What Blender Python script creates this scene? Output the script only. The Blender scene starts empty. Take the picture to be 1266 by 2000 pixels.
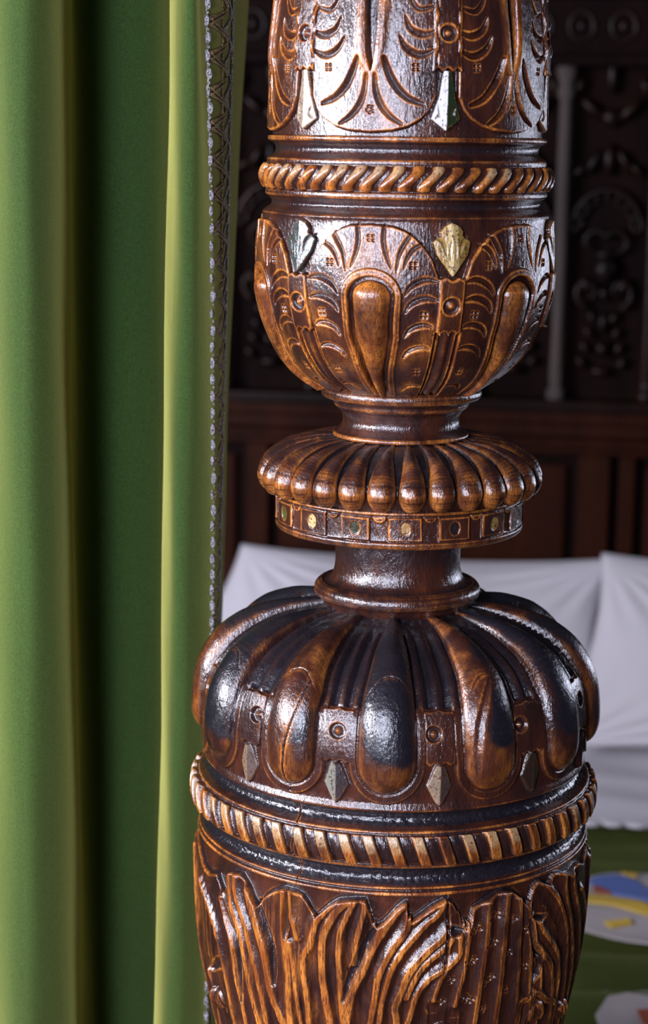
import bpy, bmesh, math, random
import numpy as np
from mathutils import Vector, Matrix
random.seed(4)
rs = np.random.RandomState(7)
scn = bpy.context.scene
col = scn.collection
EYE = 1.65                                    # eye height of the camera; post heights below are measured from it

# ------------------------------------------------------------------ camera
psi = math.radians(10.947); rho = math.radians(0.85)
Fw = Vector((0, math.cos(psi), -math.sin(psi))); Rt = Vector((1, 0, 0)); Up = Rt.cross(Fw)
R2 = Rt*math.cos(rho)+Up*math.sin(rho); U2 = -Rt*math.sin(rho)+Up*math.cos(rho)
cd = bpy.data.cameras.new('camera'); cam = bpy.data.objects.new('camera', cd); col.objects.link(cam)
M = Matrix((R2, U2, -Fw)).transposed().to_4x4(); M.translation = Vector((0, 0, EYE)); cam.matrix_world = M
cd.sensor_fit = 'VERTICAL'; cd.sensor_height = 36; cd.sensor_width = 24; cd.lens = 68.4
cd.clip_start = 0.05; cd.clip_end = 40
cd.dof.use_dof = True; cd.dof.focus_distance = 1.55; cd.dof.aperture_fstop = 5.6
scn.camera = cam

# ------------------------------------------------------------------ world and daylight
w = bpy.data.worlds.new('room_light'); scn.world = w; w.use_nodes = True
bg = w.node_tree.nodes['Background']; bg.inputs[0].default_value = (0.62, 0.6, 0.85, 1); bg.inputs[1].default_value = 0.035

def window_light(name, az, dist, zc, sx, sy, power, colr, target=(0.0626, 1.6, 1.25)):
    a = math.radians(az)
    p = Vector((0.0626+dist*math.sin(a), 1.6-dist*math.cos(a), zc))
    ld = bpy.data.lights.new(name, 'AREA'); ld.shape = 'RECTANGLE'; ld.size = sx; ld.size_y = sy
    ld.energy = power; ld.color = colr
    o = bpy.data.objects.new(name, ld); col.objects.link(o); o.location = p
    d = Vector(target)-p; o.rotation_euler = Vector((d.x, d.y, 0)).to_track_quat('-Z', 'Z').to_euler()
    return o
DAY = (0.77, 0.80, 1.0)
window_light('window_daylight_front', -17, 3.4, 2.0, 0.55, 1.9, 155, DAY)
window_light('window_daylight_left', -66, 3.0, 1.85, 0.60, 1.9, 205, (0.88, 0.88, 1.0))
window_light('window_daylight_right', 126, 2.6, 1.5, 0.4, 1.4, 16, DAY)
scn.view_settings.view_transform = 'Standard'; scn.view_settings.look = 'None'
scn.view_settings.exposure = 0.0; scn.view_settings.gamma = 1.0
scn.view_settings.use_curve_mapping = False

# ------------------------------------------------------------------ helpers
def link(o, parent=None):
    col.objects.link(o)
    if parent is not None: o.parent = parent
    return o
def tag(o, label=None, cat=None, group=None, kind=None):
    if label: o['label'] = label
    if cat: o['category'] = cat
    if group: o['group'] = group
    if kind: o['kind'] = kind
    return o
def empty(name, loc, rz=0, **k):
    o = bpy.data.objects.new(name, None); link(o); o.location = loc; o.rotation_euler = (0, 0, rz)
    o.empty_display_size = 0.05
    return tag(o, **k)
def np_mesh(name, V, Fq, mat, parent=None, attrs=None, smooth=True):
    me = bpy.data.meshes.new(name)
    n = len(V); m = len(Fq); k = Fq.shape[1]
    me.vertices.add(n); me.vertices.foreach_set('co', np.asarray(V, np.float32).ravel())
    me.loops.add(m*k); me.loops.foreach_set('vertex_index', np.asarray(Fq, np.int32).ravel())
    me.polygons.add(m); me.polygons.foreach_set('loop_start', np.arange(0, m*k, k, dtype=np.int32))
    try: me.polygons.foreach_set('loop_total', np.full(m, k, np.int32))
    except Exception: pass
    me.polygons.foreach_set('use_smooth', np.full(m, smooth, bool))
    for an, (typ, arr) in (attrs or {}).items():
        at = me.attributes.new(an, typ, 'POINT')
        at.data.foreach_set('value' if typ == 'FLOAT' else 'color', np.asarray(arr, np.float32).ravel())
    me.update(calc_edges=True); me.validate()
    me.materials.append(mat)
    return link(bpy.data.objects.new(name, me), parent)
def bm_obj(name, bm, mat, parent=None, smooth=True, bevel=0, subsurf=0):
    me = bpy.data.meshes.new(name); bmesh.ops.recalc_face_normals(bm, faces=bm.faces[:]); bm.to_mesh(me); bm.free()
    for p in me.polygons: p.use_smooth = smooth
    me.materials.append(mat)
    o = link(bpy.data.objects.new(name, me), parent)
    if bevel:
        b = o.modifiers.new('bevel', 'BEVEL'); b.width = bevel; b.segments = 3; b.limit_method = 'ANGLE'
    if subsurf:
        s = o.modifiers.new('sub', 'SUBSURF'); s.levels = s.render_levels = subsurf
    return o
def box(bm, x0, x1, y0, y1, z0, z1):
    r = bmesh.ops.create_cube(bm, size=1)
    for v in r['verts']:
        v.co = Vector(((x0+x1)/2+v.co.x*(x1-x0), (y0+y1)/2+v.co.y*(y1-y0), (z0+z1)/2+v.co.z*(z1-z0)))
def tube(bm, pts, r, n=8, closed=False):
    pts = [Vector(p) for p in pts]; rr = r if hasattr(r, '__len__') else [r]*len(pts)
    rings = []; ref = Vector((0.13, 0.2, 1)).normalized(); m = len(pts)
    for i, p in enumerate(pts):
        t = (pts[(i+1) % m]-pts[i-1]) if closed else (pts[min(i+1, m-1)]-pts[max(i-1, 0)])
        t.normalize(); a = ref-t*ref.dot(t)
        if a.length < .05: a = Vector((1, 0, 0))-t*t.x
        a.normalize(); b = t.cross(a); ref = a
        rings.append([bm.verts.new(p+(a*math.cos(2*math.pi*k/n)+b*math.sin(2*math.pi*k/n))*rr[i]) for k in range(n)])
    for i in range(m if closed else m-1):
        A = rings[i]; B = rings[(i+1) % m]
        for k in range(n): bm.faces.new((A[k], A[(k+1) % n], B[(k+1) % n], B[k]))
    if not closed: bm.faces.new(rings[0][::-1]); bm.faces.new(rings[-1])
def blob(bm, c, s, rot=None, seg=16):
    r = bmesh.ops.create_uvsphere(bm, u_segments=seg, v_segments=max(8, seg//2), radius=1)
    Mx = Matrix.Translation(Vector(c)) @ (rot.to_4x4() if rot else Matrix.Identity(4)) @ Matrix.Diagonal((*s, 1))
    bmesh.ops.transform(bm, matrix=Mx, verts=r['verts'])
def lathe(bm, prof, n=48, cx=0, cy=0):
    rings = [[bm.verts.new((cx+r*math.cos(2*math.pi*k/n), cy+r*math.sin(2*math.pi*k/n), z)) for k in range(n)] for r, z in prof]
    for A, B in zip(rings, rings[1:]):
        for k in range(n): bm.faces.new((A[k], A[(k+1) % n], B[(k+1) % n], B[k]))
    bm.faces.new(rings[0][::-1]); bm.faces.new(rings[-1])
def ss(a, b, x):
    t = np.clip((x-a)/(b-a), 0, 1); return t*t*(3-2*t)
def wrap(x, per): return (x+per/2) % per-per/2
def vnoise(u, v, nu, nv, seed, oct=3):
    """smooth value noise, u in [0,1) periodic with nu cells, v in cells"""
    out = 0; amp = 1; tot = 0
    for o in range(oct):
        g = np.random.RandomState(seed+o*17).rand(257, nu*2**o)*2-1
        x = (u % 1)*nu*2**o; y = v*nv*2**o
        xi = np.floor(x).astype(int); yi = np.floor(y).astype(int)
        fx = x-xi; fy = y-yi; fx = fx*fx*(3-2*fx); fy = fy*fy*(3-2*fy)
        N = nu*2**o; x0 = xi % N; x1 = (xi+1) % N; y0 = yi % 257; y1 = (yi+1) % 257
        out = out+amp*((g[y0, x0]*(1-fx)+g[y0, x1]*fx)*(1-fy)+(g[y1, x0]*(1-fx)+g[y1, x1]*fx)*fy)
        tot += amp; amp *= .5
    return out/tot

# ------------------------------------------------------------------ materials
def new_mat(name):
    m = bpy.data.materials.new(name); m.use_nodes = True; nt = m.node_tree
    return m, nt, nt.nodes['Principled BSDF']
def nd(nt, t, **k):
    n = nt.nodes.new(t)
    for a, v in k.items(): setattr(n, a, v)
    return n
def ramp(nt, src, p0, p1, c0=(0, 0, 0, 1), c1=(1, 1, 1, 1)):
    r = nd(nt, 'ShaderNodeValToRGB'); r.color_ramp.elements[0].position = p0; r.color_ramp.elements[1].position = p1
    r.color_ramp.elements[0].color = c0; r.color_ramp.elements[1].color = c1
    nt.links.new(src, r.inputs[0]); return r.outputs[0]
def noise(nt, scale, detail=3, rough=.55, sc=(1, 1, 1), dist=0):
    tc = nd(nt, 'ShaderNodeTexCoord'); mp = nd(nt, 'ShaderNodeMapping'); mp.inputs['Scale'].default_value = sc
    nt.links.new(tc.outputs['Object'], mp.inputs[0])
    n = nd(nt, 'ShaderNodeTexNoise'); n.inputs['Scale'].default_value = scale; n.inputs['Detail'].default_value = detail
    n.inputs['Roughness'].default_value = rough; n.inputs['Distortion'].default_value = dist
    nt.links.new(mp.outputs[0], n.inputs['Vector']); return n.outputs[0]
def mixc(nt, fac, a, b):
    m = nd(nt, 'ShaderNodeMix', data_type='RGBA')
    for s, v in ((0, fac), (6, a), (7, b)):
        if isinstance(v, (tuple, float, int)): m.inputs[s].default_value = v
        else: nt.links.new(v, m.inputs[s])
    return m.outputs[2]
def math_(nt, op, a, b=None, clamp=False):
    m = nd(nt, 'ShaderNodeMath', operation=op, use_clamp=clamp)
    for i, v in ((0, a), (1, b)):
        if v is None: continue
        if isinstance(v, (float, int)): m.inputs[i].default_value = v
        else: nt.links.new(v, m.inputs[i])
    return m.outputs[0]
def bump(nt, h, strength, dist, nrm=None):
    b = nd(nt, 'ShaderNodeBump'); b.inputs['Strength'].default_value = strength; b.inputs['Distance'].default_value = dist
    nt.links.new(h, b.inputs['Height'])
    if nrm: nt.links.new(nrm, b.inputs['Normal'])
    return b.outputs[0]

def oak():
    m, nt, bs = new_mat('carved_oak')
    at = lambda n, o=2: (lambda a: (setattr(a, 'attribute_name', n), a.outputs[o])[1])(nd(nt, 'ShaderNodeAttribute'))
    fine = noise(nt, 900, 3, .6, (1, 1, .10))           # pores running up the wood
    mid = noise(nt, 60, 4, .6, (1, 1, .35)); patch = noise(nt, 16, 3, .6, (1, 1, .6), .6)
    base = mixc(nt, ramp(nt, patch, .35, .65), (0.019, 0.0066, 0.0058, 1), (0.042, 0.0125, 0.0078, 1))
    base = mixc(nt, ramp(nt, mid, .45, .8), base, (0.085, 0.021, 0.008, 1))
    honey = mixc(nt, ramp(nt, mid, .40, .72), (0.22, 0.055, 0.009, 1), (0.62, 0.225, 0.038, 1))
    honey = mixc(nt, ramp(nt, fine, .52, .62), honey, (0.11, 0.03, 0.01, 1))
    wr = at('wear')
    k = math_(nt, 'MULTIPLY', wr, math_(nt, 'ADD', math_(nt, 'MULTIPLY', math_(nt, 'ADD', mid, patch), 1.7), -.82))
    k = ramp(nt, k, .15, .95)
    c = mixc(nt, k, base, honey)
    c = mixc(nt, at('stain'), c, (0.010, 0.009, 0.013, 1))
    pa = nd(nt, 'ShaderNodeAttribute'); pa.attribute_name = 'paint'
    chip = ramp(nt, noise(nt, 420, 3, .7), .36, .47)
    c = mixc(nt, math_(nt, 'MULTIPLY', pa.outputs[3], chip), c, pa.outputs[0])
    nt.links.new(c, bs.inputs['Base Color'])
    r = math_(nt, 'ADD', math_(nt, 'MULTIPLY', noise(nt, 110, 3), .34), .10)
    nt.links.new(r, bs.inputs['Roughness'])
    bs.inputs['Specular IOR Level'].default_value = .55
    bs.inputs['Coat Weight'].default_value = .55; bs.inputs['Coat Roughness'].default_value = .10
    b1 = bump(nt, fine, .38, .0006)
    b2 = bump(nt, noise(nt, 130, 3, .6, (1, 1, .6)), .34, .0012, b1)
    b3 = bump(nt, noise(nt, 380, 3, .65, (1, 1, .45)), .75, .0007, b2)
    nt.links.new(b3, bs.inputs['Normal']); nt.links.new(b3, bs.inputs['Coat Normal'])
    return m
OAK = oak()

def dark_wood(name='dark_headboard_oak', c0=(0.004, 0.002, 0.002, 1), c1=(0.016, 0.0055, 0.003, 1), rough=.38, spec=.13):
    m, nt, bs = new_mat(name)
    c = mixc(nt, ramp(nt, noise(nt, 12, 4, .6, (1, 1, .25)), .35, .7), c0, c1)
    nt.links.new(c, bs.inputs['Base Color']); bs.inputs['Roughness'].default_value = rough; bs.inputs['Specular IOR Level'].default_value = spec
    nt.links.new(bump(nt, noise(nt, 90, 3, .6, (1, 1, .3)), .35, .002), bs.inputs['Normal'])
    return m
HB = dark_wood(); HBM = dark_wood('red_brown_oak', (0.013, 0.0036, 0.0018, 1), (0.032, 0.0078, 0.0030, 1), .55, .05); HBB = dark_wood('dark_backboard_oak', (0.004, 0.002, 0.002, 1), (0.010, 0.004, 0.003, 1), .8, .05)

def cloth(name, c0, c1, rough=.85, sheen=.2, scale=700, bs_=.3):
    m, nt, bs = new_mat(name)
    c = mixc(nt, noise(nt, 9, 3), c0, c1)
    nt.links.new(c, bs.inputs['Base Color']); bs.inputs['Roughness'].default_value = rough
    bs.inputs['Sheen Weight'].default_value = sheen
    nt.links.new(bump(nt, noise(nt, scale, 2), bs_, .0006), bs.inputs['Normal'])
    return m
LINEN = cloth('white_linen', (0.46, 0.44, 0.48, 1), (0.54, 0.51, 0.545, 1))
def velvet(name, base0, base1, tint, sh=1.0, rough=.32, pile=None):
    m, nt, bs = new_mat(name)
    c = mixc(nt, ramp(nt, noise(nt, 7, 4, .6, (1, 1, .25)), .35, .65), base0, base1)
    gr = ramp(nt, noise(nt, 650, 3, .7), .30, .72, (.55, .55, .55, 1), (1.6, 1.6, 1.45, 1))
    mm = nd(nt, 'ShaderNodeMix', data_type='RGBA', blend_type='MULTIPLY'); mm.inputs[0].default_value = 1
    nt.links.new(c, mm.inputs[6]); nt.links.new(gr, mm.inputs[7]); c = mm.outputs[2]
    nt.links.new(c, bs.inputs['Base Color']); bs.inputs['Roughness'].default_value = .9
    bs.inputs['Specular IOR Level'].default_value = .15
    bs.inputs['Sheen Weight'].default_value = sh; bs.inputs['Sheen Roughness'].default_value = rough
    bs.inputs['Sheen Tint'].default_value = tint
    b = bump(nt, noise(nt, 1500, 2), .35, .0008)
    nb = bump(nt, noise(nt, 45, 3, .6, (1, 1, .3)), .12, .004, b); nt.links.new(nb, bs.inputs['Normal'])
    if pile:
        s2 = nd(nt, 'ShaderNodeBsdfSheen'); s2.inputs['Color'].default_value = pile; s2.inputs['Roughness'].default_value = .60
        nt.links.new(nb, s2.inputs['Normal']); ad = nd(nt, 'ShaderNodeAddShader')
        nt.links.new(bs.outputs[0], ad.inputs[0]); nt.links.new(s2.outputs[0], ad.inputs[1])
        nt.links.new(ad.outputs[0], nt.nodes['Material Output'].inputs[0])
    return m
VELVET = velvet('green_velvet', (0.010, 0.036, 0.008, 1), (0.015, 0.046, 0.009, 1), (0.62, 0.56, 0.15, 1), 1.0, .40, (0.42, 0.41, 0.10, 1))
COVER = velvet('green_coverlet_cloth', (0.026, 0.036, 0.007, 1), (0.040, 0.050, 0.010, 1), (0.16, 0.18, 0.04, 1), .3, .5)
def metal(name, c, rough, bscale, c2=None):
    m, nt, bs = new_mat(name)
    cc = mixc(nt, ramp(nt, noise(nt, bscale*.7, 2), .4, .6), c, c2 or c)
    nt.links.new(cc, bs.inputs['Base Color'])
    bs.inputs['Metallic'].default_value = .45; bs.inputs['Roughness'].default_value = rough
    nt.links.new(bump(nt, noise(nt, bscale, 2, .8), 1, .0015), bs.inputs['Normal'])
    return m
SILVER = metal('silver_thread', (0.95, 0.95, 1.0, 1), .35, 1100, (0.16, 0.15, 0.16, 1))
GOLDT = metal('dull_gold_thread', (0.50, 0.34, 0.14, 1), .4, 900, (0.07, 0.04, 0.02, 1))
DARKT = metal('dark_thread', (0.05, 0.035, 0.03, 1), .5, 1100, (0.55, 0.5, 0.48, 1))
def flat(name, c, rough=.8, sc=30):
    m, nt, bs = new_mat(name)
    cc = mixc(nt, noise(nt, sc, 3), tuple(x*.75 for x in c[:3])+(1,), c)
    nt.links.new(cc, bs.inputs['Base Color']); bs.inputs['Roughness'].default_value = rough
    return m
BLUE = flat('blue_embroidery', (0.08, 0.13, 0.36, 1)); YEL = flat('yellow_embroidery', (0.55, 0.36, 0.04, 1))
REDT = flat('rust_embroidery', (0.25, 0.05, 0.02, 1)); CREAM = flat('cream_embroidered_silk', (0.36, 0.32, 0.32, 1))
COLM = dark_wood('lit_colonnette_oak', (0.05, 0.040, 0.037, 1), (0.085, 0.068, 0.062, 1), .7, .05)  # paler copy of the dark oak; caught light is painted into its colour
FLOOR = dark_wood('floor_boards_oak', (0.03, 0.014, 0.008, 1), (0.07, 0.035, 0.018, 1), .5)
WALL = dark_wood('dark_wall_panelling', (0.010, 0.005, 0.004, 1), (0.022, 0.010, 0.007, 1), .6)

# ------------------------------------------------------------------ the setting
def slab(name, *b, mat=WALL):
    bm = bmesh.new(); box(bm, *b); o = bm_obj(name, bm, mat, smooth=False); o['kind'] = 'structure'; return o
slab('floor', -3.2, 3.2, -3.0, 4.45, -0.05, 0.0, mat=FLOOR)
slab('wall_back', -3.2, 3.2, 4.3, 4.4, 0.0, 3.0)

# ------------------------------------------------------------------ the carved bedpost
PX, PY = 0.0626, 1.6
post = empty('bedpost', (PX, PY, 0), label='dark carved oak bedpost with a lobed bulb standing beside the green curtain', cat='bedpost')
DTH = 0.22
THf = np.arange(-104, 104.001, DTH)
THb = np.arange(104+2, 256-1, 2.0)
TH1 = np.concatenate([THf, THb]); NC = len(TH1)
STEP = 0.0005

def resample(prof, step=STEP):
    P = np.array(prof, float)
    # rounded profile: subdivide with light corner cutting
    for _ in range(2):
        Q = [P[0]]
        for a, b in zip(P[:-1], P[1:]):
            Q += [a*.8+b*.2, a*.2+b*.8]
        Q.append(P[-1]); P = np.array(Q)
    d = np.r_[0, np.cumsum(np.hypot(*np.diff(P, axis=0).T))]
    n = max(4, int(d[-1]/step)); s = np.linspace(0, d[-1], n)
    return np.interp(s, d, P[:, 0]), np.interp(s, d, P[:, 1]), s

class Sec:
    """one turned length of the post: a fine grid over angle and arc length"""
    def __init__(self, prof, seed, step=STEP):
        self.R0, self.Z0, self.S0 = resample(prof, step)
        self.R = self.R0[:, None]+0*TH1[None, :]; self.Z = self.Z0[:, None]+0*TH1[None, :]
        self.S = self.S0[:, None]+0*TH1[None, :]
        U = (TH1/360.0)[None, :]+0*self.R
        self.U = U; self.seed = seed
        jit = vnoise(U, self.S/0.03, 24, 1, seed, 2)
        self.TH = TH1[None, :]+0*self.R+jit*0.0011/self.R*57.3       # the carver's unsteady hand
        self.Zj = self.Z+vnoise(U, self.S/0.035, 20, 1, seed+5, 2)*0.0010
        self.h = vnoise(U, self.S/0.02, 40, 1, seed+9, 3)*0.00022
        self.wear = np.zeros_like(self.R); self.stain = np.zeros_like(self.R)
        self.paint = np.zeros(self.R.shape+(4,)); self.pid = np.zeros(self.R.shape, int)
    def s_of(self, z): return np.interp(-z, -self.Z0, self.S0)
    def dist(self, ang, pts, margin, sym=False):
        """distance (m) from every grid point to a polyline of (degrees, height); also the parameter along it"""
        p = np.array(pts, float)
        if len(p) > 2:                                            # round the corners of the traced line
            q = [p[0]]
            for j in range(len(p)-1):
                p0 = p[max(j-1, 0)]; p1 = p[j]; p2 = p[j+1]; p3 = p[min(j+2, len(p)-1)]
                for f in (1/3, 2/3, 1.0):
                    q.append(.5*((2*p1)+(-p0+p2)*f+(2*p0-5*p1+4*p2-p3)*f*f+(-p0+3*p1-3*p2+p3)*f**3))
            p = np.array(q)
        ps = self.s_of(p[:, 1])
        r0 = np.searchsorted(self.S0, ps.min()-margin); r1 = np.searchsorted(self.S0, ps.max()+margin)
        r0 = max(0, r0-1); r1 = min(len(self.S0), r1+1)
        D = np.full(self.R.shape, 9.0); T = np.zeros(self.R.shape)
        A = ang[r0:r1]; R = self.R[r0:r1]; S = self.S[r0:r1]+(self.Z-self.Zj)[r0:r1]
        best = np.full(A.shape, 9.0); bt = np.zeros(A.shape); n = len(p)-1
        k = math.pi/180
        for i in range(n):
            ax = (A-p[i, 0])*k*R; ay = S-ps[i]
            bx = (p[i+1, 0]-p[i, 0])*k*R; by = ps[i+1]-ps[i]
            t = np.clip((ax*bx+ay*by)/(bx*bx+by*by+1e-12), 0, 1)
            d = np.hypot(ax-t*bx, ay-t*by); m = d < best
            best[m] = d[m]; bt[m] = ((i+t)/n)[m]
        D[r0:r1] = best; T[r0:r1] = bt
        return D, T
    def cut(self, ang, pts, width, depth, taper=.55, ends=(0, 0)):
        D, T = self.dist(ang, pts, width*1.5)
        q = np.sin(np.pi*np.clip(T*(1-ends[0]-ends[1])+ends[0], 0.02, .98))**taper
        c = np.clip(1-D/(width*q), 0, 1)
        self.h -= depth*q*c**.8
    def pit(self, ang, a0, z0, rad, depth):
        D, _ = self.dist(ang, [(a0-.01, z0), (a0+.01, z0)], rad*1.6)
        self.h -= depth*np.clip(1-(D/rad)**2, 0, 1)
    def floret(self, ang, a0, z0, R, n=4, r=.0023, pr=.0016, d=.0011):
        for i in range(n):
            t = math.pi/4+i*2*math.pi/n
            self.pit(ang, a0+math.degrees(r*math.cos(t)/R), z0+r*math.sin(t), pr, d)
    def button(self, ang, a0, z0, R=.006, h=.0):
        D, _ = self.dist(ang, [(a0-.01, z0), (a0+.01, z0)], R*2)
        self.h += -.0034*ss(R*1.0, R*.88, D)+.0034*np.clip(1-D/(R*.55), 0, 1)**.9
        self.wear += .5*np.exp(-(D/(R*.12))**2); self.stain += .7*np.exp(-((D-R*.72)/(R*.16))**2)  # dark ring in the groove round the cone
        return D
    def build(self, name, names=None, wear_gain=1.0):
        names = names or {}
        dr = np.gradient(self.R0, self.S0); dz = np.gradient(self.Z0, self.S0)
        L = np.hypot(dr, dz); nr = (-dz/L)[:, None]; nz = (dr/L)[:, None]
        r = self.R+nr*self.h; z = self.Z+nz*self.h
        th = np.radians(TH1)[None, :]
        X = r*np.sin(th); Y = -r*np.cos(th); P = np.stack([X, Y, z+EYE+0*th], -1)
        # worn high edges: how far a point stands proud of its blurred surroundings
        def blur(A, k0, k1):
            for _ in range(2):
                B = np.pad(A, ((k0+1, k0), (0, 0), (0, 0)), mode='edge'); B = np.cumsum(B, 0)
                A = (B[2*k0+1:]-B[:-2*k0-1])/(2*k0+1)
                B = np.pad(A, ((0, 0), (k1+1, k1), (0, 0)), mode='edge'); B = np.cumsum(B, 1)
                A = (B[:, 2*k1+1:]-B[:, :-2*k1-1])/(2*k1+1)
            return A
        Rm = float(self.R0.mean()); kc = max(1, int(.0010/(Rm*math.radians(DTH)))); kr = max(1, int(.0010/STEP))
        Gs = np.gradient(P, axis=0); Gt = np.gradient(P, axis=1)
        N = np.cross(Gt, Gs); N /= np.linalg.norm(N, axis=-1, keepdims=True)+1e-12
        if (N[..., 0]*np.sin(th)-N[..., 1]*np.cos(th)).mean() < 0: N = -N
        cv = ((P-blur(P, kr, kc))*N).sum(-1)
        cv[:, len(THf):] = 0
        w_ = np.clip((cv-.000035)/.00020, 0, 1)*wear_gain
        wear = np.clip(self.wear*.62+w_*.85, 0, 1.3)
        stain = np.clip(self.stain, 0, 1)*(1-np.clip(w_*1.1, 0, 1)*.8)
        nrw = len(self.R0); idx = np.arange(nrw*NC).reshape(nrw, NC)
        a = idx[:-1, :]; b = np.roll(idx, -1, 1)[:-1, :]; c = np.roll(idx, -1, 1)[1:, :]; d = idx[1:, :]
        Fq = np.stack([a, d, c, b], -1).reshape(-1, 4)
        fp = self.pid[:-1, :].reshape(-1)
        Pf = P.reshape(-1, 3); wf = wear.ravel(); sf = stain.ravel(); pf = self.paint.reshape(-1, 4)
        main = None
        for pid in [0]+[q for q in np.unique(fp) if q != 0]:
            f = Fq[fp == pid]
            if not len(f): continue
            used, inv = np.unique(f, return_inverse=True); f2 = inv.reshape(f.shape)
            nm = name if pid == 0 else names[pid if pid in names else int(pid)//100*100]
            lab = None
            if isinstance(nm, tuple): nm, lab = nm
            o = np_mesh(nm, Pf[used], f2, OAK, post if pid == 0 else main,
                        {'wear': ('FLOAT', wf[used]), 'stain': ('FLOAT', sf[used]), 'paint': ('FLOAT_COLOR', pf[used])})
            if lab: o['label'] = lab
            if pid == 0: main = o
        return main
K = 180/math.pi
def setpaint(s, mask, c, a=1.0):
    m = mask > .5
    s.paint[m, :3] = c; s.paint[m, 3] = a

# --- upper shaft with hanging leaves
def upper_shaft():
    s = Sec([(.0985, .135), (.1036, .1035), (.1075, .0477+.02), (.1075, .0477), (.1085, .0005)], 11)
    a = wrap(s.TH+17, 60); A = np.abs(a); z = s.Zj; R = s.R
    zz = np.array([.003, .0045, .0075, .013, .020, .03, .05, .14]); aa = np.array([0, 9, 15, 20, 23.5, 25.9, 25.9, 25.6])
    edge = np.interp(z, zz, aa); zb = np.interp(A, aa[:6], zz[:6])
    d = np.minimum((edge-A)/K*R, z-zb)
    leaf = ss(-.0002, .0013, d)
    s.h += .0048*leaf
    # dished band each side of the slit and the slit itself
    sw = np.interp(z, [.049, .055, .065, .089, .14], [0, .8, 1.6, 2.4, 2.7])/K*R
    x = A/K*R
    s.h += leaf*.0016*np.exp(-((x-sw-.0042)/.0034)**2)*ss(.04, .06, z)
    s.h -= .0085*ss(.0007, -.0012, x-sw)*(z > .049)
    s.wear += .85*np.exp(-((x-sw-.0035)/.0030)**2)*ss(.035, .055, z)*leaf
    s.wear += .35*leaf*ss(9, 6, A)+leaf*(.22+.4*vnoise(s.U, s.S/.03, 50, 1, 62, 3))*ss(80, -20, s.TH)  # leaf wear fades out to the right: left window light painted into the colour
    for sg in (1, -1):
        b = a*sg
        for dz in (0, ):
            s.cut(b, [(13.0, .0885), (15, .0795), (18.5, .0755), (22, .0752), (25.5, .0785)], .0030, .0034)
            s.cut(b, [(11.0, .0745), (13.5, .0660), (17.5, .0610), (21, .0607), (25, .0645)], .0030, .0034)
            s.cut(b, [(13.0, .121), (15, .112), (18.5, .107), (22, .107), (25.5, .110)], .0030, .0034)
            s.cut(b, [(13.5, .105), (16, .0965), (19, .0925), (25, .0955)], .0022, .0025)
        s.cut(b, [(5.4, .0585), (7.0, .049), (10, .038), (14.5, .029), (20.5, .0242)], .0034, .0042, .7, (.15, .12))
        s.cut(b, [(1.6, .046), (2.4, .034), (4.5, .023), (8, .015), (12.5, .0098)], .0028, .0036, .7, (.15, .1))
        s.floret(b, 18, .0515, .111)
    s.floret(a, 0, .0205, .112, 5)
    # block with button, scalloped foot
    B = 30-A; xb = B/K*R
    blk = ss(0, .0010, np.minimum(.0107-xb, z-(.0492+.0012*np.cos(xb/.0107*3*math.pi))))*(z < .15)
    blk *= ss(.1125, .1115, z)
    s.h = s.h*(1-blk)+blk*.0065
    s.h += .0012*blk*np.sin(z/.0033)*(np.abs(xb) > .0075)
    ang = wrap(s.TH+17-30, 60)
    s.button(ang, 0, .0765, .0062)
    s.wear += .25*blk
    # pointed petal below the block
    pw = np.interp(z, [.0045, .0055, .0135, .03, .0492], [0, .6, 6.4, 3.6, 1.8])/K*R
    pt = ss(0, .0009, pw-xb)*(z > .0045)*(z < .0492)
    s.h = s.h*(1-pt)+pt*(.0055-.0032*xb/.012)
    s.cut(ang, [(3.6, .0225), (2.6, .0165), (4.6, .0135)], .0012, .0016)
    s.cut(ang, [(-3.6, .0225), (-2.6, .0165), (-4.6, .0135)], .0012, .0016)
    i = np.floor((s.TH+17-30)/60+.5).astype(int) % 6
    right = ang > 0
    for k in range(6):
        m = pt*(i == k)
        if k == 5: setpaint(s, m, (.36, .28, .20), .75)
        elif k == 0:
            setpaint(s, m*(~right), (.48, .47, .50), .95); setpaint(s, m*right, (.012, .035, .012), .9)
        else: setpaint(s, m, (.22, .17, .13), .5)
    s.pid[(pt > .5)] = 200+i[pt > .5]
    s.pid[(blk > .5)] = 100+i[blk > .5]
    s.build('leaf_carved_shaft', {100: 'rosette_block', 200: 'pointed_petal'})
upper_shaft()

# --- upper rope moulding between two hollows
def rope(s, zt, zb, pitch, off, width, lean, H, i0, shape):
    z = s.Zj; v = np.clip((zt-z)/(zt-zb), -.2, 1.2)
    ins = ss(0, .0012, zt-z)*ss(0, .0012, z-zb)
    ph = (s.TH-off+lean*(v-.5)+(1.1*np.sin((v-.5)*math.pi*1.6) if shape == 'bead' else 0))/pitch
    n = np.floor(ph+.5).astype(int); p = (ph-n)
    hv = vnoise(n/97.0, 0*p, 97, 1, 3, 1)
    if shape == 'bead':
        q = np.clip(1-(p/(width*.5))**2, 0, 1)**.55*np.clip(1-((v-.5)/.56)**2, 0, 1)**.5
        s.h += ins*H*q*(1+.15*hv)
    else:
        q = ss(width*.5+.07, width*.5-.03, np.abs(p))
        s.h += ins*(H*q+H*.28*(1-q)*np.clip(1-((np.abs(p)-.5)/.3)**2, 0, 1))
    return ins*q, n, v, hv
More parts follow.
